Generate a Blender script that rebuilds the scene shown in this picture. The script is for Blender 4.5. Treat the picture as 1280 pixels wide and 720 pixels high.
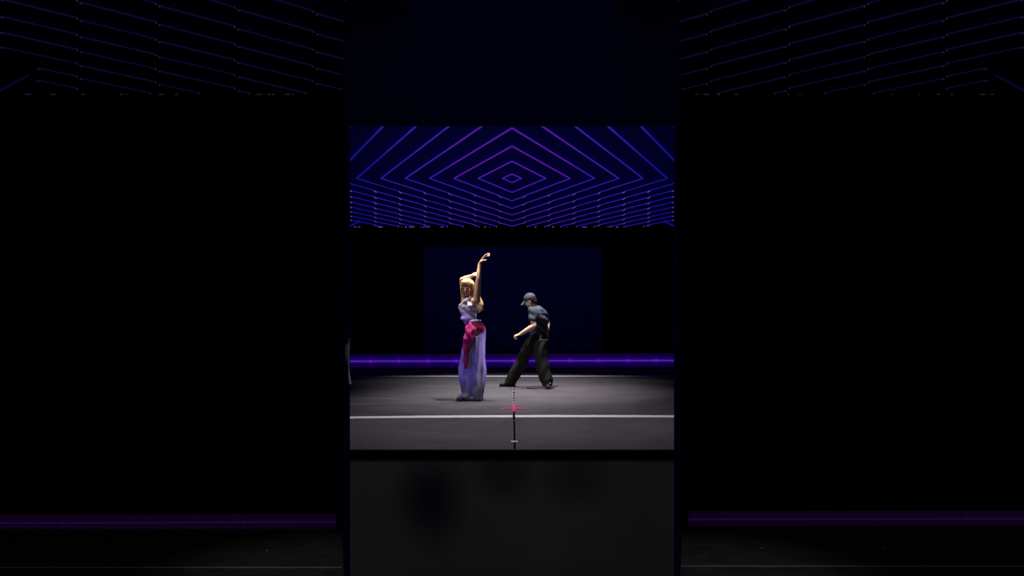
import bpy, bmesh, math, random
from mathutils import Vector, Matrix, noise
random.seed(4)
for o in list(bpy.data.objects): bpy.data.objects.remove(o)
S = bpy.context.scene
COL = S.collection
F = 1100.0          # focal length in pixels of the 1280 px wide frame
HOR = 407.0         # picture row of the horizon
EYE = 1.05          # camera height above the stage floor (stage floor z=0)
LOW = -1.25         # hall floor

# ---------------- camera
cd = bpy.data.cameras.new('camera'); cam = bpy.data.objects.new('camera', cd); COL.objects.link(cam)
cam.location = (0, 0, EYE); cam.rotation_euler = (math.pi/2, 0, 0)
cd.sensor_width = 36; cd.lens = F/1280*36; cd.shift_y = (HOR-360)/1280
cd.clip_end = 200
S.camera = cam
# ---------------- world / exposure
w = bpy.data.worlds.new('world'); S.world = w; w.use_nodes = True
w.node_tree.nodes['Background'].inputs[0].default_value = (0.97, 0.97, 1.0, 1)
w.node_tree.nodes['Background'].inputs[1].default_value = 0.042
vs = S.view_settings; vs.view_transform = 'Standard'; vs.look = 'None'; vs.exposure = 0; vs.gamma = 1; vs.use_curve_mapping = False

def spot(name, loc, target, power, color, angle, blend=1.0, radius=0.0):
    l = bpy.data.lights.new(name, 'SPOT'); l.energy = power; l.color = color
    l.spot_size = math.radians(angle); l.spot_blend = blend; l.shadow_soft_size = radius
    o = bpy.data.objects.new(name, l); COL.objects.link(o); o.location = loc
    o.rotation_euler = (Vector(target)-Vector(loc)).to_track_quat('-Z', 'Y').to_euler()
    return o
WHITE = (1.0, 0.94, 1.0)
spot('top_spot', (-0.35, 12.3, 3.3), (-0.15, 12.5, 0), 470, WHITE, 84)
spot('top_spot', (0.30, 14.5, 3.3), (0.20, 14.3, 0), 720, WHITE, 86)
spot('top_spot', (0.0, 16.9, 3.3), (0.0, 16.7, 0), 480, WHITE, 92)
spot('apron_fill', (0.0, 9.7, 3.3), (0, 9.6, 0), 270, WHITE, 112)  # added fill lamp, lifts the dark front of the stage floor
spot('front_spot', (-1.45, 11.95, 3.3), (-0.5, 12.42, 1.5), 150, (1.0, 0.88, 0.80), 46, 0.9)
spot('front_spot', (-1.1, 13.1, 3.3), (0.25, 14.8, 1.0), 120, (1.0, 0.90, 0.84), 44, 0.9)
spot('wing_spot', (2.6, 12.75, 1.9), (-0.45, 12.4, 0.62), 700, (0.60, 0.46, 1.0), 15, 0.8, 0.05)
spot('wing_spot', (-2.7, 11.2, 0.7), (-0.5, 12.4, 0.7), 105, (0.16, 0.08, 1.0), 32, 0.8, 0.06)
spot('screen_fill', (0, 17.5, 3.2), (0, 21, 1.9), 1.9, (0.12, 0.12, 1.0), 90, 0.9)  # added blue fill to lift the navy screen, no lamp known there
for s in (-1, 1):
    spot('bay_floor_fill', (s*2.3, 8.4, 3.5), (s*1.9, 8.3, LOW), 26.0, (1, 1, 1), 40, 1.0)  # invented lamps, added to brighten the hall floor beside the jambs

# ---------------- helpers
def new_obj(name, me, parent=None, mat=None):
    o = bpy.data.objects.new(name, me); COL.objects.link(o)
    if parent: o.parent = parent
    if mat and not me.materials: me.materials.append(mat)
    return o
def bm_obj(name, bm, mat, parent=None, smooth=False):
    me = bpy.data.meshes.new(name); bmesh.ops.recalc_face_normals(bm, faces=bm.faces); bm.to_mesh(me); bm.free()
    if smooth:
        for p in me.polygons: p.use_smooth = True
    return new_obj(name, me, parent, mat)
def empty(name, loc=(0, 0, 0)):
    o = bpy.data.objects.new(name, None); COL.objects.link(o); o.location = loc; o.empty_display_size = .1
    return o
def tag(o, label=None, cat=None, group=None, kind=None):
    if label: o['label'] = label
    if cat: o['category'] = cat
    if group: o['group'] = group
    if kind: o['kind'] = kind
    return o
def prism(bm, poly, z0, z1):
    a = [bm.verts.new((x, y, z0)) for x, y in poly]; b = [bm.verts.new((x, y, z1)) for x, y in poly]
    bm.faces.new(a[::-1]); bm.faces.new(b)
    n = len(poly)
    for i in range(n): bm.faces.new((a[i], a[(i+1) % n], b[(i+1) % n], b[i]))
def box(bm, x0, x1, y0, y1, z0, z1): prism(bm, [(x0, y0), (x1, y0), (x1, y1), (x0, y1)], z0, z1)
def boxo(name, b, mat, parent=None):
    bm = bmesh.new(); box(bm, *b); return bm_obj(name, bm, mat, parent)
def bar(bm, p, q, wd, ht):
    """flat bar from p to q (horizontal), width wd, height ht hanging below"""
    p = Vector(p); q = Vector(q); d = (q-p); d.z = 0; d.normalize(); n = Vector((-d.y, d.x, 0))*wd/2
    z = Vector((0, 0, ht))
    vs_ = [p-n, p+n, q+n, q-n]
    a = [bm.verts.new(v-z) for v in vs_]; b = [bm.verts.new(v) for v in vs_]
    bm.faces.new(a[::-1]); bm.faces.new(b)
    for i in range(4): bm.faces.new((a[i], a[(i+1) % 4], b[(i+1) % 4], b[i]))
def fl(x, y):
    """a picture position on the stage floor"""
    Y = F*EYE/(y-HOR); return ((x-640)*Y/F, Y)
def flow(x, y):
    Y = F*(EYE-LOW)/(y-HOR); return ((x-640)*Y/F, Y)

# ---------------- materials
def mat(name, base, rough=.7, emit=None, strength=1, noise_amt=0, noise_scale=8, bump=0, spec=.3, metal=0, base2=None, detail=4):
    m = bpy.data.materials.new(name); m.use_nodes = True; nt = m.node_tree; b = nt.nodes['Principled BSDF']
    b.inputs['Base Color'].default_value = (*base, 1); b.inputs['Roughness'].default_value = rough
    b.inputs['Specular IOR Level'].default_value = spec; b.inputs['Metallic'].default_value = metal
    tc = nt.nodes.new('ShaderNodeTexCoord'); nz = nt.nodes.new('ShaderNodeTexNoise')
    nz.inputs['Scale'].default_value = noise_scale; nz.inputs['Detail'].default_value = detail
    nt.links.new(tc.outputs['Object'], nz.inputs['Vector'])
    if base2 is None: base2 = tuple(c*(1-noise_amt) for c in base)
    r = nt.nodes.new('ShaderNodeValToRGB'); r.color_ramp.elements[0].position = .35; r.color_ramp.elements[1].position = .65
    r.color_ramp.elements[0].color = (*base2, 1); r.color_ramp.elements[1].color = (*base, 1)
    nt.links.new(nz.outputs['Fac'], r.inputs['Fac']); nt.links.new(r.outputs['Color'], b.inputs['Base Color'])
    if bump:
        bp = nt.nodes.new('ShaderNodeBump'); bp.inputs['Strength'].default_value = bump; bp.inputs['Distance'].default_value = .01
        nt.links.new(nz.outputs['Fac'], bp.inputs['Height']); nt.links.new(bp.outputs['Normal'], b.inputs['Normal'])
    if emit:
        b.inputs['Emission Color'].default_value = (*emit, 1); b.inputs['Emission Strength'].default_value = strength
    return m
M = {}
M['black'] = mat('matt_black', (.0025, .0025, .022), .95, spec=.02, noise_amt=.3)
M['bay_wall'] = mat('bay_wall_black', (.002, .002, .004), .95, spec=.02, noise_amt=.3)
M['navy'] = mat('navy_paint', (.012, .012, .19), .9, spec=.05, noise_amt=.25, noise_scale=1)
M['screen'] = mat('navy_screen', (.03, .03, .30), .8, spec=.05, noise_amt=.15, noise_scale=1.5)
M['ceil'] = mat('ceiling_navy', (.006, .004, .32), .8, spec=.02, noise_amt=.15)
M['bayceil'] = mat('bay_ceiling_navy', (.03, .03, .30), .8, spec=.05, noise_amt=.15)
M['fascia'] = mat('fascia_cloth', (.40, .395, .375), .9, spec=.05, base2=(.30, .30, .30), noise_scale=1.3, detail=2)
M['hall_floor'] = mat('hall_floor', (.17, .17, .17), .8, spec=.05, noise_amt=.35, noise_scale=5)
M['white_tape'] = mat('white_tape', (.93, .90, 1.0), .7, spec=.1, noise_amt=.12, noise_scale=20)
M['red_tape'] = mat('red_tape', (.62, .02, .13), .6, noise_amt=.2, noise_scale=30)
M['pink_glow'] = mat('pink_glow_tape', (.42, .22, .26), .7, noise_amt=.3, noise_scale=30)  # faint pink glow of the red cross, put into a tape colour
M['dark_tape'] = mat('dark_tape', (.010, .010, .012), .95, spec=.0, noise_amt=.3, noise_scale=12)
M['chalk'] = mat('chalk_line', (.20, .19, .22), .8, noise_amt=.4, noise_scale=9)
M['grey_tape'] = mat('pale_tape_edge', (.42, .40, .45), .7, noise_amt=.4, noise_scale=30)
M['skin'] = mat('skin', (0.640, 0.400, 0.264), .55, noise_amt=.08, noise_scale=12)
M['skin_m'] = mat('skin_tan', (0.663, 0.425, 0.289), .55, noise_amt=.08, noise_scale=12)
M['blonde'] = mat('blonde_hair', (0.680, 0.480, 0.216), .5, noise_amt=.35, noise_scale=40, bump=.5)
M['brown_hair'] = mat('dark_hair', (.03, .02, .015), .6, noise_amt=.3, noise_scale=60, bump=.5)
M['top'] = mat('white_top', (.84, .80, .98), .7, noise_amt=.1, noise_scale=14, bump=.2)
M['pants'] = mat('lilac_white_cotton', (0.242, 0.220, 0.330), .75, noise_amt=.12, noise_scale=9, bump=.2)
M['sash'] = mat('magenta_cloth', (0.360, 0.011, 0.098), .8, noise_amt=.3, noise_scale=10, bump=.3)
M['tee'] = mat('slate_blue_jersey', (0.046, 0.059, 0.081), .85, noise_amt=.2, noise_scale=14, bump=.2)
M['trouser'] = mat('black_drill', (0.016, 0.017, 0.016), .85, noise_amt=.35, noise_scale=9, bump=.3)
M['shoe'] = mat('black_leather', (.02, .02, .02), .4, noise_amt=.2)
M['shoe_w'] = mat('pale_lilac_shoe', (0.180, 0.162, 0.300), .6, noise_amt=.2)
M['cap'] = mat('navy_cap_cotton', (0.036, 0.042, 0.066), .8, noise_amt=.2, noise_scale=25)
M['cap_brim'] = mat('cap_brim', (0.096, 0.104, 0.128), .7, noise_amt=.1)
M['eye'] = mat('eye', (.5, .5, .5), .2, noise_amt=.1)
M['lip'] = mat('lips', (.5, .15, .14), .5, noise_amt=.1)
M['cloth'] = mat('pale_cloth', (.85, .83, .95), .8, noise_amt=.25, noise_scale=20, bump=.3)
M['chip'] = mat('pale_chip', (.8, .8, .85), .5, noise_amt=.1)
def em(name, c, s=1.0): return mat(name, (.02, .02, .03), .5, emit=c, strength=s)
# light-line colours, violet in the middle of the ceiling, blue outwards
LED = [em('led_magenta', (.068, .008, .31)), em('led_violet', (.040, .008, .31)), em('led_indigo', (.022, .008, .29)), em('led_blue', (.012, .005, .26))]
M['led_dot'] = em('led_dot', (.13, .11, .40))
LEDB = em('bay_led_violet', (.0045, .002, .020)); LEDB2 = em('bay_led_indigo', (.0035, .0015, .018))
M['bay_dot'] = em('bay_led_dot', (.014, .013, .022))
M['strip_core'] = em('strip_core', (.085, .014, .45)); M['strip_band'] = mat('glow_plate', (.55, .12, .97), .8, noise_amt=.1); M['strip_knot'] = em('strip_knot', (.14, .005, .55))  # violet plate is added so the strip's halo has a surface
M['bstrip_core'] = em('bay_strip_core', (.009, .004, .034)); M['bstrip_band'] = mat('bay_glow_plate', (.6, .08, .98), .8, noise_amt=.1); M['bstrip_knot'] = em('bay_strip_knot', (.016, .002, .05))  # plate added here too, carries the dim halo of the bay strips

# stage floor: grey vinyl with faint scuffs
def floor_mat():
    m = bpy.data.materials.new('stage_floor_vinyl'); m.use_nodes = True; nt = m.node_tree; b = nt.nodes['Principled BSDF']
    tc = nt.nodes.new('ShaderNodeTexCoord')
    n1 = nt.nodes.new('ShaderNodeTexNoise'); n1.inputs['Scale'].default_value = 1.6; n1.inputs['Detail'].default_value = 8; n1.inputs['Roughness'].default_value = .7
    n2 = nt.nodes.new('ShaderNodeTexNoise'); n2.inputs['Scale'].default_value = 22; n2.inputs['Detail'].default_value = 3
    mp = nt.nodes.new('ShaderNodeMapping'); mp.inputs['Scale'].default_value = (1.3, 9, 1); mp.inputs['Rotation'].default_value = (0, 0, .12)
    n3 = nt.nodes.new('ShaderNodeTexNoise'); n3.inputs['Scale'].default_value = 2.2; n3.inputs['Detail'].default_value = 6
    L = nt.links.new
    L(tc.outputs['Object'], n1.inputs['Vector']); L(tc.outputs['Object'], n2.inputs['Vector']); L(tc.outputs['Object'], mp.inputs[0]); L(mp.outputs[0], n3.inputs['Vector'])
    r = nt.nodes.new('ShaderNodeValToRGB'); e = r.color_ramp.elements
    e[0].position = .3; e[0].color = (.078, .073, .076, 1); e[1].position = .7; e[1].color = (.128, .119, .125, 1)
    L(n1.outputs['Fac'], r.inputs['Fac'])
    r3 = nt.nodes.new('ShaderNodeValToRGB'); e = r3.color_ramp.elements
    e[0].position = .66; e[0].color = (0, 0, 0, 1); e[1].position = .74; e[1].color = (.35, .35, .35, 1)
    L(n3.outputs['Fac'], r3.inputs['Fac'])
    mx = nt.nodes.new('ShaderNodeMixRGB'); mx.inputs['Color2'].default_value = (.30, .29, .32, 1)
    L(r3.outputs['Color'], mx.inputs['Fac']); L(r.outputs['Color'], mx.inputs['Color1'])
    mx2 = nt.nodes.new('ShaderNodeMixRGB'); mx2.blend_type = 'MULTIPLY'; mx2.inputs['Fac'].default_value = .25
    L(mx.outputs[0], mx2.inputs['Color1']); L(n2.outputs['Fac'], mx2.inputs['Color2'])
    L(mx2.outputs[0], b.inputs['Base Color']); b.inputs['Roughness'].default_value = .75; b.inputs['Specular IOR Level'].default_value = .15
    return m
M['floor'] = floor_mat()
# soft blurred patches mixed into the fascia colour
def add_patches(m, spots):
    nt = m.node_tree; b = nt.nodes['Principled BSDF']; L = nt.links.new
    src = b.inputs['Base Color'].links[0].from_socket
    tc = nt.nodes.new('ShaderNodeTexCoord')
    for (x, z, sx, sz, c, fac) in spots:
        mp = nt.nodes.new('ShaderNodeMapping'); mp.vector_type = 'POINT'
        mp.inputs['Location'].default_value = (-x/sx, 0, -z/sz); mp.inputs['Scale'].default_value = (1/sx, 0, 1/sz)
        L(tc.outputs['Object'], mp.inputs[0])
        g = nt.nodes.new('ShaderNodeTexGradient'); g.gradient_type = 'SPHERICAL'; L(mp.outputs[0], g.inputs[0])
        r = nt.nodes.new('ShaderNodeMath'); r.operation = 'SMOOTH_MIN'; r.inputs[1].default_value = fac; r.inputs[2].default_value = .2
        L(g.outputs['Fac'], r.inputs[0])
        mx = nt.nodes.new('ShaderNodeMixRGB'); mx.inputs['Color2'].default_value = (*c, 1); L(r.outputs[0], mx.inputs['Fac']); L(src, mx.inputs['Color1'])
        src = mx.outputs[0]
    L(src, b.inputs['Base Color'])
def fp(x, y): return ((x-640)*7.45/F, EYE-(y-HOR)*7.45/F)
a = fp(537, 625); b_ = fp(665, 670); c_ = fp(632, 592); d_ = fp(722, 598)
add_patches(M['fascia'], [(a[0], a[1], .36, .5, (.02, .02, .10), .85), (c_[0], c_[1], .3, .28, (.1, .1, .12), .6), (d_[0], d_[1], .35, .3, (.12, .12, .13), .6), (b_[0], b_[1], .5, .4, (.44, .36, .34), .5)])

# ---------------- the setting
R0 = 202.5/F
ys, yb = 7.45, 10.0
def struct(o): o['kind'] = 'structure'; return o
# stage floor with its narrowing apron
bm = bmesh.new(); prism(bm, [(-R0*ys, ys), (R0*ys, ys), (R0*yb+.02, yb), (4.6, yb), (4.6, 21.1), (-4.6, 21.1), (-4.6, yb), (-R0*yb-.02, yb)], -.10, 0)
struct(bm_obj('floor', bm, M['floor']))
struct(boxo('hall_floor', (-6.6, 6.6, -1.5, 10.05, LOW-.1, LOW), M['hall_floor']))
struct(boxo('wall_back', (-4.6, 4.6, 21.0, 21.12, 0, 3.6), M['black']))
for s, n in ((-1, 'left'), (1, 'right')):
    struct(boxo('wall_stage_'+n, (min(s*4.6, s*4.7), max(s*4.6, s*4.7), 10.12, 21.1, 0, 3.6), M['black']))
    struct(boxo('wall_front_'+n, (min(s*1.93, s*6.6), max(s*1.93, s*6.6), 10.0, 10.1, LOW, 4.4), M['bay_wall']))
    struct(boxo('wall_'+n, (min(s*6.5, s*6.6), max(s*6.5, s*6.6), -1.5, 10.0, LOW, 4.4), M['bay_wall']))
    # splayed jamb of the stage opening
    bm = bmesh.new(); prism(bm, [(s*R0*ys, ys-.0), (s*(R0*ys+.045), ys), (s*(R0*yb+.09), yb-.002), (s*(R0*yb+.03), yb-.002)], LOW, 4.4)
    struct(bm_obj('portal_jamb_'+n, bm, M['navy']))
# fascia below the stage lip, black nosing, header above
struct(boxo('stage_fascia', (-R0*ys, R0*ys, ys, ys+.05, LOW, -.10), M['fascia']))
struct(boxo('trim_1', (-R0*ys, R0*ys, ys-.02, ys-.001, -.075, -.004), M['black']))
hz = EYE+(HOR-156.5)*ys/F
struct(boxo('portal_header', (-R0*ys, R0*ys, ys, ys+.05, hz, 4.4), M['navy']))
# stage ceiling and hall ceilings
HC = 2.348; ZC = EYE+HC
bm = bmesh.new(); prism(bm, [(-R0*7.52, 7.52), (R0*7.52, 7.52), (R0*yb, yb-.02), (R0*yb, 10.12), (4.6, 10.12), (4.6, 21.0), (-4.6, 21.0), (-4.6, 10.12), (-R0*yb, 10.12), (-R0*yb, yb-.02)], ZC+.03, ZC+.13)
ceiling = struct(bm_obj('ceiling', bm, M['ceil']))
HB = 2.627; ZB = EYE+HB
bayc = {}
for s, n in ((-1, 'left'), (1, 'right')):
    bm = bmesh.new(); prism(bm, [(s*.9, 4.0), (s*6.5, 4.0), (s*6.5, 9.998), (s*1.92, 9.998), (s*1.40, 7.44), (s*.9, 7.44)], ZB+.03, ZB+.10)
    bayc[s] = struct(bm_obj('ceiling_'+n, bm, M['bayceil']))

# light lines
def line_geo(k):
    yk = 407.4-2449/(k+13.28)
    return yk
def img_y(k, off):      # rear half of diamond k, row at sideways offset off
    yk = line_geo(k); return yk-(yk-222.9)*off/(30.4*k)
def plane(off, y, s, Hh, z, hor=407.4):
    Y = Hh*F/(hor-y); return Vector((s*off*Y/F, Y, z))
seams = [15.4+31.1*j for j in range(9)]
dots = []
def ledmat(off, front):
    if off < 75: return LED[0] if front else LED[1]
    if off < 125: return LED[1] if front else LED[2]
    if off < 165: return LED[2]
    return LED[3]
for n in range(0, 16):
    k = n+.39
    for s in (-1, 1):
        # front half: straight from the side corner to the apex
        if k < 8.5:
            c0 = Vector((s*.387*k, 14.005, ZC)); c1 = Vector((0, 14.005-1.0546*k, ZC))
            if k > 3.5:
                t = min(1.0, (14.005-8.6)/(1.0546*k)); c1 = c0.lerp(c1, t)
            cnt = max(1, int(round((c1-c0).length/1.2)))
            for i in range(cnt):
                p = c0.lerp(c1, i/cnt); q = c0.lerp(c1, (i+1)/cnt)
                mid = abs((p.x+q.x)/2)*F/((p.y+q.y)/2)
                bm = bmesh.new(); bar(bm, p, q, .019, .012); bm_obj('light_line', bm, ledmat(mid, True), ceiling)
        # rear half: broken at the panel seams
        hi = min(30.4*k, 216)
        cuts = [0]+[q for q in seams if q < hi and img_y(k, q) > 236]+[hi]
        for i in range(len(cuts)-1):
            a0, a1 = cuts[i], cuts[i+1]
            if i > 0: a0 += .9
            if i < len(cuts)-2: a1 -= .9
            y0, y1 = img_y(k, a0)+(.3 if i > 0 else 0)*-1, img_y(k, a1)+(.3 if i < len(cuts)-2 else 0)
            if y1 > 283.0: continue
            if y0 > 283.0:
                t = (283.0-y1)/(y0-y1); a0 = a1+(a0-a1)*t; y0 = 283.0
            if a1 > 187 and y1 > 276: continue
            if a1-a0 < 2: continue
            p = plane(a0, y0, s, HC, ZC); q = plane(a1, y1, s, HC, ZC)
            bm = bmesh.new(); bar(bm, p, q, .020, .012); bm_obj('light_line', bm, ledmat((a0+a1)/2, False), ceiling)
            if i > 0: dots.append(p)
            if i < len(cuts)-2: dots.append(q)
for s in (-1, 1):
    bm = bmesh.new(); bar(bm, plane(203, 282.8, s, HC, ZC), plane(190, 276.3, s, HC, ZC), .022, .018); bm_obj('light_line', bm, LED[3], ceiling)
bm = bmesh.new()
for p in dots:
    box(bm, p.x-.006, p.x+.006, p.y-.02, p.y+.02, ZC-.022, ZC-.010)
for i in range(26):
    x = random.uniform(-3.8, 3.8); box(bm, x-.006, x+.006+random.choice((0, .0, .03, .10)), 20.93, 20.96, ZC-.006, ZC+.002)
tag(bm_obj('light_dots', bm, M['led_dot'], ceiling), 'tiny pale light points along the ceiling panel seams', kind='stuff')
# hall bays, the same pattern larger and dimmer
def zoomp(off, y): return off*3.168, 360+3.168*(y-360)
for s in (-1, 1):
    dd = []
    for n in range(3, 22):
        k = n+.39
        cuts = [q for q in ([58]+seams[2:]+[214]) if True]
        for i in range(len(cuts)-1):
            a0, a1 = cuts[i], cuts[i+1]
            if a1 <= 58 or a0 >= 206 or a0 < 50: continue
            a1 = min(a1, 206)
            if 30.4*k < a1: continue
            a0 += .7; a1 -= .7 if a1 < 206 else 0
            y0, y1 = img_y(k, a0)-.3, img_y(k, a1)+.3
            if y1 > 282.8 or y0 < 236: continue
            if y0 > 282.8:
                t = (282.8-y1)/(y0-y1); a0 = a1+(a0-a1)*t; y0 = 282.8
            if a0 > 160 and y1 > 277: continue
            if a1 > 187 and y1 > 270:
                t = (187-a0)/(a1-a0)
                if t <= .1: continue
                y1 = y0+(y1-y0)*t; a1 = 187
            o0, v0 = zoomp(a0, y0); o1, v1 = zoomp(a1, y1)
            if min(o0, o1) < 205:
                t = (207-o0)/(o1-o0); o0 = 207; v0 = v0+(v1-v0)*t
            p = plane(o0, v0, s, HB, ZB, 407); q = plane(o1, v1, s, HB, ZB, 407)
            if min(p.y, q.y) < 4.2: continue
            bm = bmesh.new(); bar(bm, p, q, .017, .012); bm_obj('light_line', bm, LEDB if (n+i) % 2 else LEDB2, bayc[s])
            dd += [q] if o0 < 208 else [p, q]
    o0, v0 = zoomp(203, 282.5); o1, v1 = zoomp(190.8, 275.8)
    bm = bmesh.new(); bar(bm, plane(o0, v0, s, HB, ZB, 407), plane(o1, v1, s, HB, ZB, 407), .02, .012); bm_obj('light_line', bm, LEDB2, bayc[s])
    bm = bmesh.new()
    for p in dd: box(bm, p.x-.006, p.x+.006, p.y-.008, p.y+.008, ZB-.018, ZB-.008)
    for i in range(14):
        x = s*random.uniform(2.0, 5.8); box(bm, x-.006, x+.006+random.choice((0, .02, .05)), 9.9, 9.92, ZB-.026, ZB-.020)
    tag(bm_obj('light_dots', bm, M['bay_dot'], bayc[s]), 'tiny dim light points along the ceiling panel seams', kind='stuff')

# navy screen in front of the rear wall
sx0, sx1 = (529-640)*20.9/F, (753-640)*20.9/F
scr = empty('projection_screen', ((sx0+sx1)/2, 20.9, 0)); tag(scr, 'wide dark navy screen hanging on the rear wall behind both dancers', 'screen')
def inparent(name, b, m, par):
    bm = bmesh.new(); box(bm, *b); bmesh.ops.translate(bm, verts=bm.verts, vec=-par.location); return bm_obj(name, bm, m, par)
inparent('screen_surface', (sx0, sx1, 20.93, 20.97, .45, EYE+(HOR-309)*20.9/F), M['screen'], scr)
inparent('bottom_bar', (sx0, sx1, 20.92, 20.98, .41, .45), M['black'], scr)
inparent('top_bar', (sx0, sx1, 20.92, 20.98, EYE+(HOR-309)*20.9/F, EYE+(HOR-308)*20.9/F), M['navy'], scr)

# LED strips at the foot of the walls
def strip(x0, x1, Y, zc, bh, ch, knots, mats, label, tilt=0, off=.04):
    t = empty('light_strip', ((x0+x1)/2, Y, zc-bh/2)); tag(t, label, 'light strip', 'light strips along the foot of the walls')
    def tb(name, b, m):
        bm = bmesh.new(); box(bm, *b)
        for v in bm.verts: v.co.z += tilt*v.co.x
        bmesh.ops.translate(bm, verts=bm.verts, vec=-t.location); return bm_obj(name, bm, m, t)
    tb('light_stand_in', (x0, x1, Y-.01, Y, zc-bh/2, zc+bh/2), mats[1])  # added plate that catches the tube's light as a halo
    tb('light_tube', (x0, x1, Y-off-ch, Y-off, zc-ch/2, zc+ch/2), mats[0])
    for kx in knots:
        tb('connector', (kx-ch*.9, kx+ch*.9, Y-off-ch*1.3, Y-off+.001, zc-ch*1.0, zc+ch*1.0), mats[2])
    for e in (x0, x1): tb('end_cap', (e-.015, e+.015, Y-off-ch*1.5, Y, zc-bh/2, zc+bh/2), M['black'])
z = EYE-(451-HOR)*20.97/F
strip(-4.3, 4.3, 20.97, z, .34, .030, [(x-640)*20.97/F for x in [428+35.6*i for i in range(13)]], (M['strip_core'], M['strip_band'], M['strip_knot']), 'bright violet light strip along the foot of the rear stage wall', .0025)
z = EYE-(650.5-HOR)*9.97/F
strip(-6.3, -1.97, 9.97, z-.0, .17, .012, [(x-640)*9.97/F for x in (81, 194, 306, 419)], (M['bstrip_core'], M['bstrip_band'], M['bstrip_knot']), 'dim purple light strip low on the black wall left of the stage opening', .004)
z = EYE-(648-HOR)*9.97/F
strip(1.97, 6.3, 9.97, z-.006, .17, .012, [(x-640)*9.97/F for x in (869, 983, 1094, 1206)], (M['bstrip_core'], M['bstrip_band'], M['bstrip_knot']), 'dim purple light strip low on the black wall right of the stage opening', .002)

# ---------------- floor markings
def quad_tape(name, pts, m, z0, th=.002):
    bm = bmesh.new(); prism(bm, pts, z0, z0+th); return bm_obj(name, bm, m)
def tape_across(y_l, y_r, thick, label, x0=-4.4, x1=4.4, ymid=None, name='floor_tape'):
    pts = []; n = 8
    def row(u): # u in 0..1 across the picture 438..842
        base = y_l+(y_r-y_l)*u
        if ymid is not None: base += (ymid-(y_l+y_r)/2)*4*u*(1-u)
        return base
    lo, hi = [], []
    for i in range(n+1):
        x = 438+404*i/n; lo.append(fl(x, row(i/n)+thick/2)); hi.append(fl(x, row(i/n)-thick/2))
    # extend sideways beyond view
    for L_ in (lo, hi):
        d = L_[0]; L_.insert(0, (max(x0, -4.4), d[1])); d = L_[-1]; L_.append((min(x1, 4.4), d[1]))
    o = quad_tape(name, lo+hi[::-1], M['white_tape'], 0); return tag(o, label, 'tape')
w_ = fl(438, 522)[0]
tape_across(522.0, 520.6, 2.6, 'thick white tape line across the front of the stage floor', w_-.1, -w_+.1, 520.4)
tape_across(470.4, 470.1, 1.15, 'thin white tape line across the rear stage floor behind both dancers', ymid=470.2)
# dark centre line (two lengths) and pale edge
def vtape(y0, y1, xa0, xa1, wd, m, z0, label):
    pts = [fl(xa1-wd/2, y1), fl(xa1+wd/2, y1), fl(xa0+wd/2, y0), fl(xa0-wd/2, y0)]
    return tag(quad_tape('floor_tape', pts, m, z0), label, 'tape')
vtape(486, 501, 642.2, 642.3, 2.0, M['dark_tape'], 0, 'short dark tape line on the stage floor behind the red cross')
vtape(515.5, 561.5, 642.4, 643.3, 2.8, M['dark_tape'], .0022, 'long dark tape line from the red cross to the stage front edge')
vtape(484, 561.5, 640.8, 641.4, .6, M['chalk'], .0002, 'thin pale chalky line beside the dark centre tape')
# broken pale bits over the rear dark tape
bm = bmesh.new()
for yy in (488, 489.6, 493, 496, 499.5):
    x, y = fl(642.2, yy); box(bm, x-.008, x+.010, y-.05, y+.04, .0022, .0032)
tag(bm_obj('tape_scraps', bm, M['grey_tape']), 'pale worn scraps along the short dark centre tape', 'tape', kind='stuff')
cx, cy = fl(642.3, 511)
cr = empty('floor_cross', (cx, cy, 0)); tag(cr, 'red tape cross marking the centre of the stage floor', 'floor mark')
inparent('tape_arm', (cx-.120, cx+.120, cy-.075, cy+.075, .0045, .0065), M['red_tape'], cr)
x, y0 = fl(642.3, 515); x, y1 = fl(642.3, 506.5)
inparent('tape_arm', (cx-.015, cx+.020, y0, y1, .0070, .009), M['red_tape'], cr)
tag(inparent('glow_end', (cx-.16, cx-.121, cy-.035, cy+.035, .0045, .006), M['pink_glow'], cr), 'pale pink glow painted at the cross end')  # flat pink pieces stand in for the glow past the cross arms
tag(inparent('glow_end', (cx+.121, cx+.165, cy-.035, cy+.035, .0045, .006), M['pink_glow'], cr), 'pale pink glow painted at the cross end')
x, y0 = fl(643, 553.3); x, y1 = fl(643, 551.8)
tag(boxo('floor_tape', (x-.030, x+.030, y0, y1, .0045, .0065), M['white_tape']), 'tiny white tape tick near the stage front edge', 'tape')
# scuff marks
for (xa, ya, xb, yb2, lab) in ((628, 527.6, 657, 525.2, 'long pale scratch crossing the centre tape in front of the white line'), (664, 524.4, 672, 524.6, 'short pale scratch right of the centre tape'), (645, 529.5, 660, 528.8, 'faint pale scratch nearest the stage front'), (676, 526.4, 684, 526.6, 'tiny pale scratch farthest right in front of the white line')):
    p = fl(xa, ya); q = fl(xb, yb2); bm = bmesh.new(); bar(bm, (p[0], p[1], .0052), (q[0], q[1], .0052), .03, .001)
    tag(bm_obj('floor_scratch', bm, M['pink_glow'] if False else M['chalk']), lab, 'scratch')
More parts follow.
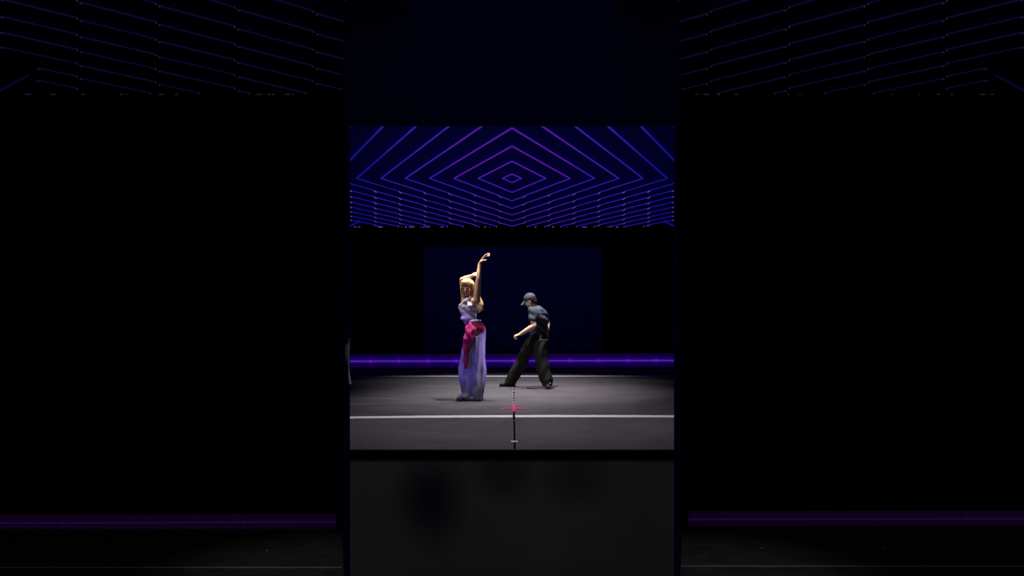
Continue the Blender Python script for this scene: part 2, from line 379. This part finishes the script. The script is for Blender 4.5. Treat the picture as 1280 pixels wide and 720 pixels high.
# small bright chips at the back of the stage
def chip(x, y, Yz, loc_z, sz, label, m):
    bm = bmesh.new(); bmesh.ops.create_icosphere(bm, subdivisions=1, radius=sz)
    for v in bm.verts: v.co.z = max(v.co.z*.7, -sz*.5); v.co.x *= 1.5
    o = bm_obj('floor_chip', bm, m); o.location = (x, Yz, loc_z+sz*.5); o.rotation_euler.z = random.random(); return tag(o, label, 'debris', 'pale chips on the floor')
for x, lab in ((543, 'pale chip at the rear of the stage floor left of the woman'), (690, 'pale chip on the rear stage floor just right of the man'), (738, 'pale chip on the rear stage floor, middle of the three right of the man'), (787, 'pale chip on the rear stage floor farthest right')):
    X, Y = fl(x, 464.2); chip(X, 464, Y, 0, .02, lab, M['chip'])
for x, y, lab in ((334, 689, 'pale chip on the hall floor left of the stage opening'), (952, 686, 'pale chip on the hall floor just right of the stage opening'), (1106, 686, 'pale chip on the hall floor farthest right')):
    X, Y = flow(x, y); chip(X, y, Y, LOW, .013, lab, M['chip'])
# hall floor lines
for s, yl, lab in ((-1, 709.5, 'white tape line on the dark hall floor left of the stage opening'), (1, 707.8, 'white tape line on the dark hall floor right of the stage opening')):
    Y = flow(640, yl)[1]; x0, x1 = (-5.6, -1.62) if s < 0 else (1.62, 5.2)
    tag(boxo('floor_tape', (x0, x1, Y-.014, Y+.014, LOW, LOW+.003), M['white_tape']), lab, 'tape')

# guessed pale shape by the left jamb, stands in for a magnified trouser edge
bm = bmesh.new()
prof = [(438.5, 423), (434.5, 427), (431.5, 432), (430, 438), (430.5, 444), (433, 452), (435, 462), (437, 473), (438.5, 480)]
Yc = 7.40; rows = []
for i, (px, py) in enumerate(prof):
    z = EYE+(HOR-py)*Yc/F; xw = (px-640)*Yc/F; xe = -R0*ys-.002
    ring = []
    for j in range(10):
        a_ = math.pi*j/9; ring.append(bm.verts.new((xe+(xw-xe)*math.sin(a_)-.002*math.sin(5*a_+i), Yc+.02-.025*math.cos(a_), z)))
    rows.append(ring)
for i in range(len(rows)-1):
    for j in range(9): bm.faces.new((rows[i][j], rows[i][j+1], rows[i+1][j+1], rows[i+1][j]))
cl = bm_obj('trouser_stand_in', bm, M['cloth'], smooth=True); tag(cl, 'small pale grey bulge at the left edge of the stage opening, stand-in for magnified trousers', 'cloth')

# ---------------- figures
def capsule(bm, p, q, r0, r1, n=14, squash=None):
    p = Vector(p); q = Vector(q); d = q-p; L_ = max(d.length, 1e-5); d = d/L_
    up = Vector((0, 0, 1)) if abs(d.z) < .9 else Vector((0, 1, 0))
    u = d.cross(up).normalized(); v = d.cross(u)
    rings = []
    m = 5
    prof = [(-r0*math.cos(a), r0*math.sin(a)) for a in [math.pi/2*(i+.35)/m for i in range(m)]]
    prof += [(0, r0), (L_, r1)]+[(L_+r1*math.sin(a), r1*math.cos(a)) for a in [math.pi/2*(i+.65)/m for i in range(m)]]
    for t, r in prof:
        rings.append([bm.verts.new(p+d*t+(u*math.cos(2*math.pi*j/n)+v*math.sin(2*math.pi*j/n))*r) for j in range(n)])
    bm.faces.new(rings[0][::-1]); bm.faces.new(rings[-1])
    for i in range(len(rings)-1):
        for j in range(n): bm.faces.new((rings[i][j], rings[i][(j+1) % n], rings[i+1][(j+1) % n], rings[i+1][j]))
def ellip(bm, c, r, rot=None, seg=18):
    res = bmesh.ops.create_uvsphere(bm, u_segments=seg, v_segments=seg//2+2, radius=1)
    Mx = Matrix.Diagonal((*r, 1)); Rm = rot.to_4x4() if rot else Matrix.Identity(4)
    bmesh.ops.transform(bm, matrix=Matrix.Translation(c) @ Rm @ Mx, verts=res['verts'])
def chain(bm, pts, rs):
    for i in range(len(pts)-1): capsule(bm, pts[i], pts[i+1], rs[i], rs[i+1])
def loft(bm, rings, n=36, yaw=0, fold=None):
    """rings: (centre, rx, ry); horizontal ellipses turned by yaw; fold(i, a) scales the radius"""
    R = []
    for i, (c, rx, ry) in enumerate(rings):
        ring = []
        for j in range(n):
            a = 2*math.pi*j/n; k = fold(i, a) if fold else 1
            x = rx*math.cos(a)*k; y = ry*math.sin(a)*k
            ring.append(bm.verts.new((c[0]+x*math.cos(yaw)-y*math.sin(yaw), c[1]+x*math.sin(yaw)+y*math.cos(yaw), c[2])))
        R.append(ring)
    bm.faces.new(R[0]); bm.faces.new(R[-1][::-1])
    for i in range(len(R)-1):
        for j in range(n): bm.faces.new((R[i][j], R[i][(j+1) % n], R[i+1][(j+1) % n], R[i+1][j]))
def remesh(name, bm, m, parent, voxel, smooth=2, disp=None):
    """join the rough volumes of bm into one continuous skin"""
    bmesh.ops.recalc_face_normals(bm, faces=bm.faces)
    me = bpy.data.meshes.new(name+'_raw'); bm.to_mesh(me); bm.free()
    o = bpy.data.objects.new(name+'_raw', me); COL.objects.link(o)
    md = o.modifiers.new('r', 'REMESH'); md.mode = 'VOXEL'; md.voxel_size = voxel; md.use_smooth_shade = True
    if smooth: sm = o.modifiers.new('s', 'SMOOTH'); sm.iterations = smooth; sm.factor = .5
    dg = bpy.context.evaluated_depsgraph_get(); dg.update()
    me2 = bpy.data.meshes.new_from_object(o.evaluated_get(dg)); me2.name = name
    bpy.data.objects.remove(o); bpy.data.meshes.remove(me)
    if disp:
        ns = [v.normal.copy() for v in me2.vertices]
        for v, nn in zip(me2.vertices, ns): v.co += nn*disp(v.co)
    for p in me2.polygons: p.use_smooth = True
    me2.materials.clear()
    o = new_obj(name, me2, None, m)
    if parent:
        for v in me2.vertices: v.co -= parent.location
        o.parent = parent
    return o
def hand(bm, wrist, palm_dir, palm_n, size=.1, curl=.5, side=1, spread=.0, thumb_curl=.4):
    """palm and five fingers; palm_n points out of the palm, fingers bend towards it"""
    d = Vector(palm_dir).normalized(); nn = Vector(palm_n); nn = (nn-d*nn.dot(d)).normalized(); sd = d.cross(nn)*side
    wv = Vector(wrist); s = size/.1
    kn = []
    for i in range(4):
        off = (i-1.5)*.021*s
        k = wv+d*(.092-.004*abs(i-1))*s+sd*off; kn.append(k)
        capsule(bm, wv+d*.012*s+sd*off*.55, k, .0125*s, .0105*s, 10)
        ln = (.082, .09, .084, .066)[i]*s; a = 0; p = k
        dirv = (d+sd*spread*(i-1.5)).normalized()
        for seg_, fr in enumerate((.45, .32, .23)):
            a += curl*(.8 if seg_ == 0 else 1.0)+.06*i
            dv = dirv*math.cos(a)+nn*math.sin(a); q = p+dv*ln*fr
            capsule(bm, p, q, (.0092-.0009*seg_)*s, (.0085-.0009*seg_)*s, 10); p = q
    p = wv+d*.025*s-sd*.022*s
    q = p+(d*.6-sd*.75+nn*.35).normalized()*.042*s; capsule(bm, p, q, .014*s, .0105*s, 10)
    r = q+(d*.85-sd*.25+nn*thumb_curl).normalized()*.032*s; capsule(bm, q, r, .0105*s, .009*s, 10)
    t_ = r+(d*.8+sd*.1+nn*(thumb_curl+.4)).normalized()*.024*s; capsule(bm, r, t_, .009*s, .0075*s, 10)

def head(bm, c, fwd, up, s=1.0):
    """head with brow, nose, lips, chin and ears; c = middle of the head"""
    f = Vector(fwd).normalized(); u = Vector(up); u = (u-f*u.dot(f)).normalized(); l = u.cross(f)
    Rm = Matrix((f, l, u)).transposed()   # columns: forward, left, up
    def P(a, b, c2): return Vector(c)+f*a*s+l*b*s+u*c2*s
    ellip(bm, P(-.012, 0, .028), (.096*s, .076*s, .088*s), Rm)
    ellip(bm, P(.022, 0, -.03), (.064*s, .060*s, .082*s), Rm)
    ellip(bm, P(.058, 0, -.088), (.026*s, .026*s, .022*s), Rm)      # chin
    capsule(bm, P(.082, 0, .008), P(.103, 0, -.030), .008*s, .013*s, 10)  # nose
    capsule(bm, P(.074, -.03, .022), P(.074, .03, .022), .013*s, .013*s, 10)  # brow
    for b in (-.036, .036): ellip(bm, P(.060, b, -.028), (.024*s, .022*s, .022*s), Rm)   # cheeks
    capsule(bm, P(.077, -.017, -.056), P(.077, .017, -.056), .008*s, .008*s, 8)
    capsule(bm, P(.075, -.014, -.067), P(.075, .014, -.067), .0085*s, .0085*s, 8)
    for b in (-1, 1): ellip(bm, P(-.006, b*.076, -.008), (.018*s, .008*s, .032*s), Rm)
    return P, Rm

# ===== woman
YW = 12.42
def Wp(x, y, d=0.0): return Vector(((x-640)*YW/F, YW+d, EYE+(HOR-y)*YW/F))
wom = empty('person', (Wp(591, 500).x, YW, 0))
tag(wom, 'blonde woman in white crop top and pale wide trousers, magenta sash, both arms raised', 'person')
bm = bmesh.new()
fw = Vector((-.62, -.72, 0)).normalized(); lf = Vector((.72, -.62, 0))
hc = Wp(585.0, 360, -.03)
hf = Vector((-.35, -.93, -.10)); hu = Vector((-.05, -.1, 1))
Ph, Rh = head(bm, hc, hf, hu, .98)
capsule(bm, Wp(588.5, 377, .0), Wp(586, 366, -.0), .052, .05)             # neck
# torso
ellip(bm, Wp(586, 383, 0), (.11, .105, .13)); ellip(bm, Wp(586.5, 397, 0), (.088, .09, .13)); ellip(bm, Wp(593.5, 411, 0), (.10, .10, .12))
for sd_ in (-1, 1): ellip(bm, Wp(582.5, 385, -.05)+lf*.055*sd_, (.04, .04, .045))
shL = Wp(596, 376, -.10); elL = Wp(598.6, 348.5, -.12); wrL = Wp(600.2, 330, -.09)
shR = Wp(580.5, 375, .10); elR = Wp(577.2, 349.5, .03); wrR = Wp(591, 344.6, -.02)
capsule(bm, Wp(588, 378), shL, .07, .055); capsule(bm, Wp(587, 378), shR, .07, .055)
chain(bm, [shL, shL.lerp(elL, .4), elL, elL.lerp(wrL, .35), wrL], [.052, .047, .036, .038, .024])
chain(bm, [shR, shR.lerp(elR, .4), elR, elR.lerp(wrR, .35), wrR], [.052, .046, .035, .036, .024])
hand(bm, wrL, Wp(606.5, 320.5, -.12)-wrL, Vector((.72, -.1, -.7)), .115, .20, 1, .10, .7)
hand(bm, wrR, Wp(598, 341.5, .03)-wrR, Vector((.3, .9, -.5)), .09, .75, -1, .03)
# legs
hipL = Wp(597, 420, -.05); hipR = Wp(590, 420, .06); knL = Wp(598, 457, -.08); knR = Wp(585, 457, .02); anL = Wp(598, 494, -.02); anR = Wp(582, 494.5, -.04)
chain(bm, [hipL, knL, knL.lerp(anL, .35), anL], [.055, .053, .052, .038]); chain(bm, [hipR, knR, knR.lerp(anR, .35), anR], [.055, .053, .052, .038])
remesh('body', bm, M['skin'], wom, .0055, 2)
for b in (-.032, .032):
    bm = bmesh.new(); ellip(bm, Vector((0, 0, 0)), (.0125,)*3, None, 10); bmesh.ops.translate(bm, verts=bm.verts, vec=Ph(.077, b, .002)-wom.location); bm_obj('eye', bm, M['eye'], wom, True)
bm = bmesh.new(); bmesh.ops.create_uvsphere(bm, u_segments=12, v_segments=8, radius=1)
bmesh.ops.transform(bm, matrix=Matrix.Translation(Ph(.0815, 0, -.061)-wom.location) @ Rh.to_4x4() @ Matrix.Diagonal((.008, .021, .010, 1)), verts=bm.verts); bm_obj('lips', bm, M['lip'], wom, True)
# hair: cap of hair, side locks, fringe and a long fall behind to the right
bm = bmesh.new()
ellip(bm, Ph(-.024, 0, .038), (.102, .090, .093), Rh)
for b in (-1, 1):
    chain(bm, [Ph(.022, b*.072, .06), Ph(.018, b*.086, .0), Ph(.006, b*.084, -.07), Ph(-.01, b*.07, -.12)], [.026, .024, .022, .010])
for b in (-.05, -.025, 0, .025, .05):
    chain(bm, [Ph(.03, b*.7, .118), Ph(.075, b*1.0, .085), Ph(.088, b*1.25, .050)], [.022, .019, .010])
chain(bm, [Ph(-.07, .02, .03), Ph(-.10, .03, -.05), Wp(597.5, 374, .08), Wp(600.5, 381, .07), Wp(600.5, 386, .06), Wp(598.5, 390, .05)], [.06, .055, .045, .045, .035, .012])
chain(bm, [Ph(-.07, .0, 0), Wp(594, 374, .12), Wp(598, 380, .12), Wp(597, 387, .10)], [.05, .045, .035, .014])
remesh('hair', bm, M['blonde'], wom, .007, 1, lambda c: .0035*math.sin(c.x*260+c.y*120+6*noise.noise(c*9)))
# crop top
def folds(scale, amp, ax=(1, 1, .35)):
    return lambda c: amp*(noise.noise(Vector((c.x*scale*ax[0], c.y*scale*ax[1], c.z*scale*ax[2])))+.5*noise.noise(Vector((c.x*scale*2.1*ax[0], c.y*scale*2.1*ax[1], c.z*scale*2*ax[2]))))
bm = bmesh.new()
loft(bm, [(Wp(586.3, 399.8), .095, .105), (Wp(586.3, 398.6), .118, .125), (Wp(586.2, 395), .106, .115), (Wp(585.8, 390.5), .116, .12), (Wp(585.4, 386), .128, .13), (Wp(585.4, 382.5), .128, .13), (Wp(585.2, 379.5), .120, .12), (Wp(585.0, 376.6), .085, .10)], 36)
for sd_ in (-1, 1): ellip(bm, Wp(580.6, 384.2, -.04)+lf*.055*sd_, (.05, .055, .055))
chain(bm, [Wp(577.5, 382, -.06), Wp(582.5, 376.5, -.10), Wp(587.8, 371.8, -.07), Wp(590, 374, .03)], [.03, .03, .024, .024])
remesh('crop_top', bm, M['top'], wom, .009, 2, lambda c: .006*noise.noise(Vector((c.x*10+c.z*9, c.y*10, c.z*20-c.x*12)))+.003*math.sin(c.z*70+c.x*40))
# wide trousers
def lerpr(a, b, t): return tuple(x+(y-x)*t for x, y in zip(a, b))
def trouser_leg(bm, keys, n=44, sub=6, foldamp=.06, ph=0, freq=7):
    R_ = []
    for i in range(len(keys)-1):
        (c0, a0, b0), (c1, a1, b1) = keys[i], keys[i+1]
        for t in range(sub):
            tt = t/sub; tt = tt*tt*(3-2*tt)
            R_.append((Vector(c0).lerp(Vector(c1), t/sub), a0+(a1-a0)*tt, b0+(b1-b0)*tt))
    R_.append(keys[-1]); N = len(R_)
    def fold(i, a):
        g = i/N
        return 1+foldamp*(.35+.8*g)*math.sin(freq*a+ph+2.4*g*math.sin(a*2+ph))+foldamp*.5*math.sin(3*a-ph+1.6*g)
    loft(bm, R_, n, 0, fold)
bm = bmesh.new()
loft(bm, [(Wp(591.5, 402.5), .085, .095), (Wp(593.2, 406), .112, .12), (Wp(594.8, 411), .134, .145), (Wp(594.8, 418), .150, .155), (Wp(593.8, 425), .160, .165), (Wp(592.8, 432), .160, .16)], 36)
trouser_leg(bm, [(Wp(598, 420, -.08), .095, .12), (Wp(597.6, 440, -.09), .108, .13), (Wp(597, 458, -.08), .114, .13), (Wp(595.5, 475, -.06), .122, .13), (Wp(595.0, 488, -.04), .118, .13), (Wp(595.5, 499.6, -.03), .096, .12)], ph=.5, foldamp=.085)
trouser_leg(bm, [(Wp(590, 420, .07), .095, .12), (Wp(586, 438, .06), .108, .13), (Wp(583.2, 455, .03), .108, .13), (Wp(583.6, 472, .0), .105, .13), (Wp(585.5, 486, -.0), .092, .12), (Wp(586.5, 499.3, -.02), .088, .12)], ph=2.1, foldamp=.085)
# cloth gathered over the front foot
loft(bm, [(Wp(592, 426, -.03), .12, .13), (Wp(591.5, 445, -.05), .115, .12), (Wp(590.5, 465, -.05), .11, .11), (Wp(590.5, 485, -.04), .10, .10), (Wp(590.5, 499, -.03), .08, .09)], 24)
ellip(bm, Wp(581.5, 495.5, -.07), (.085, .10, .048))
remesh('trousers', bm, M['pants'], wom, .010, 2, lambda c: .012*noise.noise(Vector((c.x*11+c.z*3.0, c.y*11, c.z*3.2)))+.009*math.sin(38*c.x-9*c.z+5*noise.noise(c*4)))
# magenta sash: wrapped round the hips, hanging down in front
bm = bmesh.new()
loft(bm, [(Wp(592, 416.5, -.01), .090, .10), (Wp(594.0, 414.5, -.01), .136, .152), (Wp(594.6, 410, -.01), .143, .158), (Wp(593.2, 405, -.01), .124, .14), (Wp(592.0, 402, -.01), .100, .12), (Wp(592, 400.6, 0), .08, .09)], 36)
ellip(bm, Wp(601, 411.5, -.09), (.070, .07, .055), Matrix.Rotation(-.5, 3, 'Y'))
chain(bm, [Wp(589, 406, -.12), Wp(588.0, 416, -.18), Wp(586.5, 424, -.20)], [.045, .062, .05])
chain(bm, [Wp(586, 408, -.12), Wp(584.5, 424, -.19), Wp(583.2, 438, -.19), Wp(583, 450, -.18), Wp(582.8, 459, -.18)], [.04, .056, .045, .034, .022])
chain(bm, [Wp(592, 412, -.17), Wp(588, 428, -.20), Wp(585, 440, -.20)], [.05, .04, .02])
remesh('sash', bm, M['sash'], wom, .009, 2, lambda c: .012*noise.noise(Vector((c.x*16+c.z*8, c.y*16, c.z*8-c.x*12)))+.005*math.sin(60*c.x+40*c.z))
bm = bmesh.new()
loft(bm, [(Wp(591.8, 403.0, -.01), .098, .115), (Wp(592.0, 401.6, -.01), .108, .125), (Wp(592.3, 400.2, -.01), .100, .115), (Wp(592.5, 399.4, -.01), .085, .10)], 32)
remesh('waistband', bm, M['top'], wom, .008, 1)
for an, tip in ((anR, Wp(573.5, 499, -.14)), (anL, Wp(590, 500, -.18))):
    a_ = an.copy(); a_.z = .05; tp = tip.copy(); tp.z = .032
    bm = bmesh.new(); he = a_+(a_-tp).normalized()*.03; he.z = .04
    chain(bm, [he, a_.lerp(tp, .3), a_.lerp(tp, .75), tp], [.038, .042, .036, .028])
    bmesh.ops.recalc_face_normals(bm, faces=bm.faces)
    for v in bm.verts: v.co.z = max(v.co.z, .002)
    remesh('shoe', bm, M['shoe_w'], wom, .007, 2)

# ===== man
YM = 14.85
def Mp(x, y, d=0.0): return Vector(((x-640)*YM/F, YM+d, EYE+(HOR-y)*YM/F))
man = empty('person', (Mp(658, 484).x, YM, 0))
tag(man, 'man in dark cap, slate blue T-shirt and black trousers, striding leftward with bowed head', 'person')
bm = bmesh.new()
fm = Vector((-.93, .36, 0)).normalized(); lm = Vector((-.36, -.93, 0)).normalized()
hc = Mp(662.6, 376.4, -.02)
Pm, Rm_ = head(bm, hc, Vector((-.86, .18, -.42)), Vector((-.25, 0, 1)), 1.0)
capsule(bm, Mp(670.0, 387, 0), Mp(666, 379.5, 0), .056, .054)
ellip(bm, Mp(671, 393, 0), (.10, .13, .11)); ellip(bm, Mp(673, 400, 0), (.10, .12, .15)); ellip(bm, Mp(672.5, 412, 0), (.09, .10, .14)); ellip(bm, Mp(672, 422, 0), (.09, .09, .10))
sL = Mp(665.5, 389.5, -.18); eL = Mp(666.8, 407.5, -.26); wL = Mp(650.5, 417.2, -.27)
sR = Mp(678.5, 391, .15); eR = Mp(685.0, 404.5, .18); wR = Mp(683.5, 420, .06)
capsule(bm, Mp(671, 391), sL, .06, .055); capsule(bm, Mp(672, 392), sR, .06, .055)
chain(bm, [sL, sL.lerp(eL, .4), eL, eL.lerp(wL, .3), wL], [.060, .058, .046, .046, .029])
chain(bm, [sR, sR.lerp(eR, .4), eR, eR.lerp(wR, .3), wR], [.058, .053, .042, .042, .028])
hand(bm, wL, Mp(640, 421, -.29)-wL, Vector((.25, .25, -.95)), .105, 1.05, 1, .0)
hand(bm, wR, Vector((-.05, 0, -1)), Vector((-.7, -.6, 0)), .10, .55, 1, .0)
hF = Mp(668.5, 425, .10); kF = Mp(652, 451, .20); aF = Mp(638, 477, .27)
hB = Mp(675.5, 425, -.09); kB = Mp(677, 453, -.13); aB = Mp(684, 479, -.15)
chain(bm, [hF, kF, kF.lerp(aF, .35), aF], [.06, .058, .055, .042]); chain(bm, [hB, kB, kB.lerp(aB, .35), aB], [.06, .058, .055, .042])
remesh('body', bm, M['skin_m'], man, .006, 2)
for b in (-.032, .032):
    bm = bmesh.new(); ellip(bm, Vector((0, 0, 0)), (.0125,)*3, None, 10); bmesh.ops.translate(bm, verts=bm.verts, vec=Pm(.077, b, .002)-man.location); bm_obj('eye', bm, M['eye'], man, True)
bm = bmesh.new()
ellip(bm, Pm(-.030, 0, .018), (.088, .083, .085), Rm_)
ellip(bm, Pm(-.062, 0, -.035), (.050, .062, .045), Rm_)
remesh('hair', bm, M['brown_hair'], man, .007, 1, lambda c: .002*math.sin(c.x*300+c.z*200))
# cap: crown child with brim and button
bm = bmesh.new(); bmesh.ops.create_uvsphere(bm, u_segments=28, v_segments=18, radius=1)
for v in list(bm.verts):
    if v.co.z < -.05: v.co.z = -.05-.05*(1 if v.co.z < -.3 else 0)
bmesh.ops.transform(bm, matrix=Matrix.Translation(Pm(-.012, 0, .040)-man.location) @ Rm_.to_4x4() @ Matrix.Diagonal((.108, .090, .098, 1)), verts=bm.verts)
capo = bm_obj('cap', bm, M['cap'], man, True)
bm = bmesh.new(); top, bot = [], []
pts = []
for i in range(13):
    a_ = -1.15+2.3*i/12; pts.append((.070+.105*math.cos(a_*1.1)*1.0, .082*math.sin(a_)/math.sin(1.15), -.0-.018*math.cos(a_)*.9+.012*math.cos(a_*2)))
inner = [(.060+.03*math.cos(-1.15+2.3*i/12), .078*math.sin(-1.15+2.3*i/12)/math.sin(1.15), .042) for i in range(13)]
def addv(p, dz): return bm.verts.new(Pm(p[0], p[1], p[2]+.012+dz)-man.location)
ou = [addv(p, 0) for p in pts]; iu = [addv(p, 0) for p in inner]; ol = [addv(p, -.006) for p in pts]; il = [addv(p, -.006) for p in inner]
for i in range(12):
    bm.faces.new((iu[i], iu[i+1], ou[i+1], ou[i])); bm.faces.new((il[i], ol[i], ol[i+1], il[i+1])); bm.faces.new((ou[i], ou[i+1], ol[i+1], ol[i])); bm.faces.new((iu[i+1], iu[i], il[i], il[i+1]))
bm.faces.new((iu[0], ou[0], ol[0], il[0])); bm.faces.new((ou[12], iu[12], il[12], ol[12]))
bm_obj('brim', bm, M['cap_brim'], capo, False)
bm = bmesh.new(); ellip(bm, Pm(-.012, 0, .139)-man.location, (.010, .010, .006), Rm_, 10); bm_obj('button', bm, M['cap'], capo, True)
# T-shirt
bm = bmesh.new()
loft(bm, [(Mp(672.5, 424), .125, .15), (Mp(672.5, 422), .138, .16), (Mp(673, 414), .135, .16), (Mp(673.6, 406), .142, .165), (Mp(673.2, 398), .152, .18), (Mp(671.5, 391.5), .150, .19), (Mp(670.5, 386.5), .115, .16), (Mp(669.8, 383.6), .076, .09), (Mp(669, 382.2), .062, .07)], 40, -.3)
capsule(bm, Mp(670, 389.5), sL, .095, .078); capsule(bm, Mp(672, 390), sR, .095, .075)
e2 = sL.lerp(eL, .50); capsule(bm, sL, e2, .080, .076); capsule(bm, sR, sR.lerp(eR, .55), .075, .072)
ellip(bm, Mp(676.5, 396, .02), (.10, .14, .14)); ellip(bm, Mp(672.5, 389, .0), (.115, .15, .085))
remesh('t_shirt', bm, M['tee'], man, .010, 2, lambda c: .008*noise.noise(Vector((c.x*9, c.y*9, c.z*12)))+.007*math.sin(46*c.z+34*c.x+5*noise.noise(c*3.5)))
# trousers
bm = bmesh.new()
loft(bm, [(Mp(672.5, 417.2), .132, .155), (Mp(672.5, 419.5), .15, .165), (Mp(672, 424), .155, .175), (Mp(671.5, 431), .155, .175), (Mp(671, 436), .12, .15)], 40, -.3)
trouser_leg(bm, [(Mp(667.5, 424, .09), .125, .13), (Mp(661, 436, .13), .125, .12), (Mp(654.5, 448, .19), .118, .12), (Mp(648, 460, .22), .118, .12), (Mp(642.0, 471, .25), .114, .11), (Mp(637, 481.2, .27), .104, .10)], sub=10, foldamp=.035, ph=1, freq=5)
trouser_leg(bm, [(Mp(675.5, 424, -.09), .115, .13), (Mp(676, 438, -.11), .118, .13), (Mp(676.8, 452, -.13), .112, .12), (Mp(679.2, 463, -.14), .115, .12), (Mp(682.2, 473, -.15), .112, .115), (Mp(684, 481.5, -.16), .088, .10)], foldamp=.03, ph=3, freq=5, sub=10)
remesh('trousers', bm, M['trouser'], man, .010, 2, lambda c: .007*noise.noise(Vector((c.x*12, c.y*12, c.z*5)))+.004*math.sin(16*c.z-40*c.x+5*noise.noise(c*3)))
for an, tip in ((aF, Mp(626.5, 484, .24)), (aB, Mp(684.5, 484, -.36))):
    a_ = an.copy(); a_.z = .055; tp = tip.copy(); tp.z = .036
    bm = bmesh.new(); he = a_+(a_-tp).normalized()*.05; he.z = .05
    chain(bm, [he, a_.lerp(tp, .35), a_.lerp(tp, .75), tp], [.044, .050, .042, .034])
    bmesh.ops.recalc_face_normals(bm, faces=bm.faces)
    for v in bm.verts: v.co.z = max(v.co.z, .012)
    sh = remesh('shoe', bm, M['shoe'], man, .007, 2)
    bm = bmesh.new(); d = (tp-a_); d.z = 0; d.normalize(); nn = Vector((-d.y, d.x, 0))*.043
    p0 = a_-d*.09; p1 = tp+d*.035
    prism(bm, [(v.x-man.location.x, v.y-man.location.y) for v in (p0-nn*.8, p1-nn*.7, p1+nn*.7, p0+nn*.8)], .002, .02); bm_obj('sole', bm, M['shoe'], sh)
bm = bmesh.new(); ellip(bm, Mp(686.8, 477.6, -.30)-man.location, (.010, .006, .010), None, 8)  # pale bead added as the highlight on the heel
tag(bm_obj('light_stand_in', bm, M['chip'], man), 'small pale bead standing in for light on the rear shoe heel')
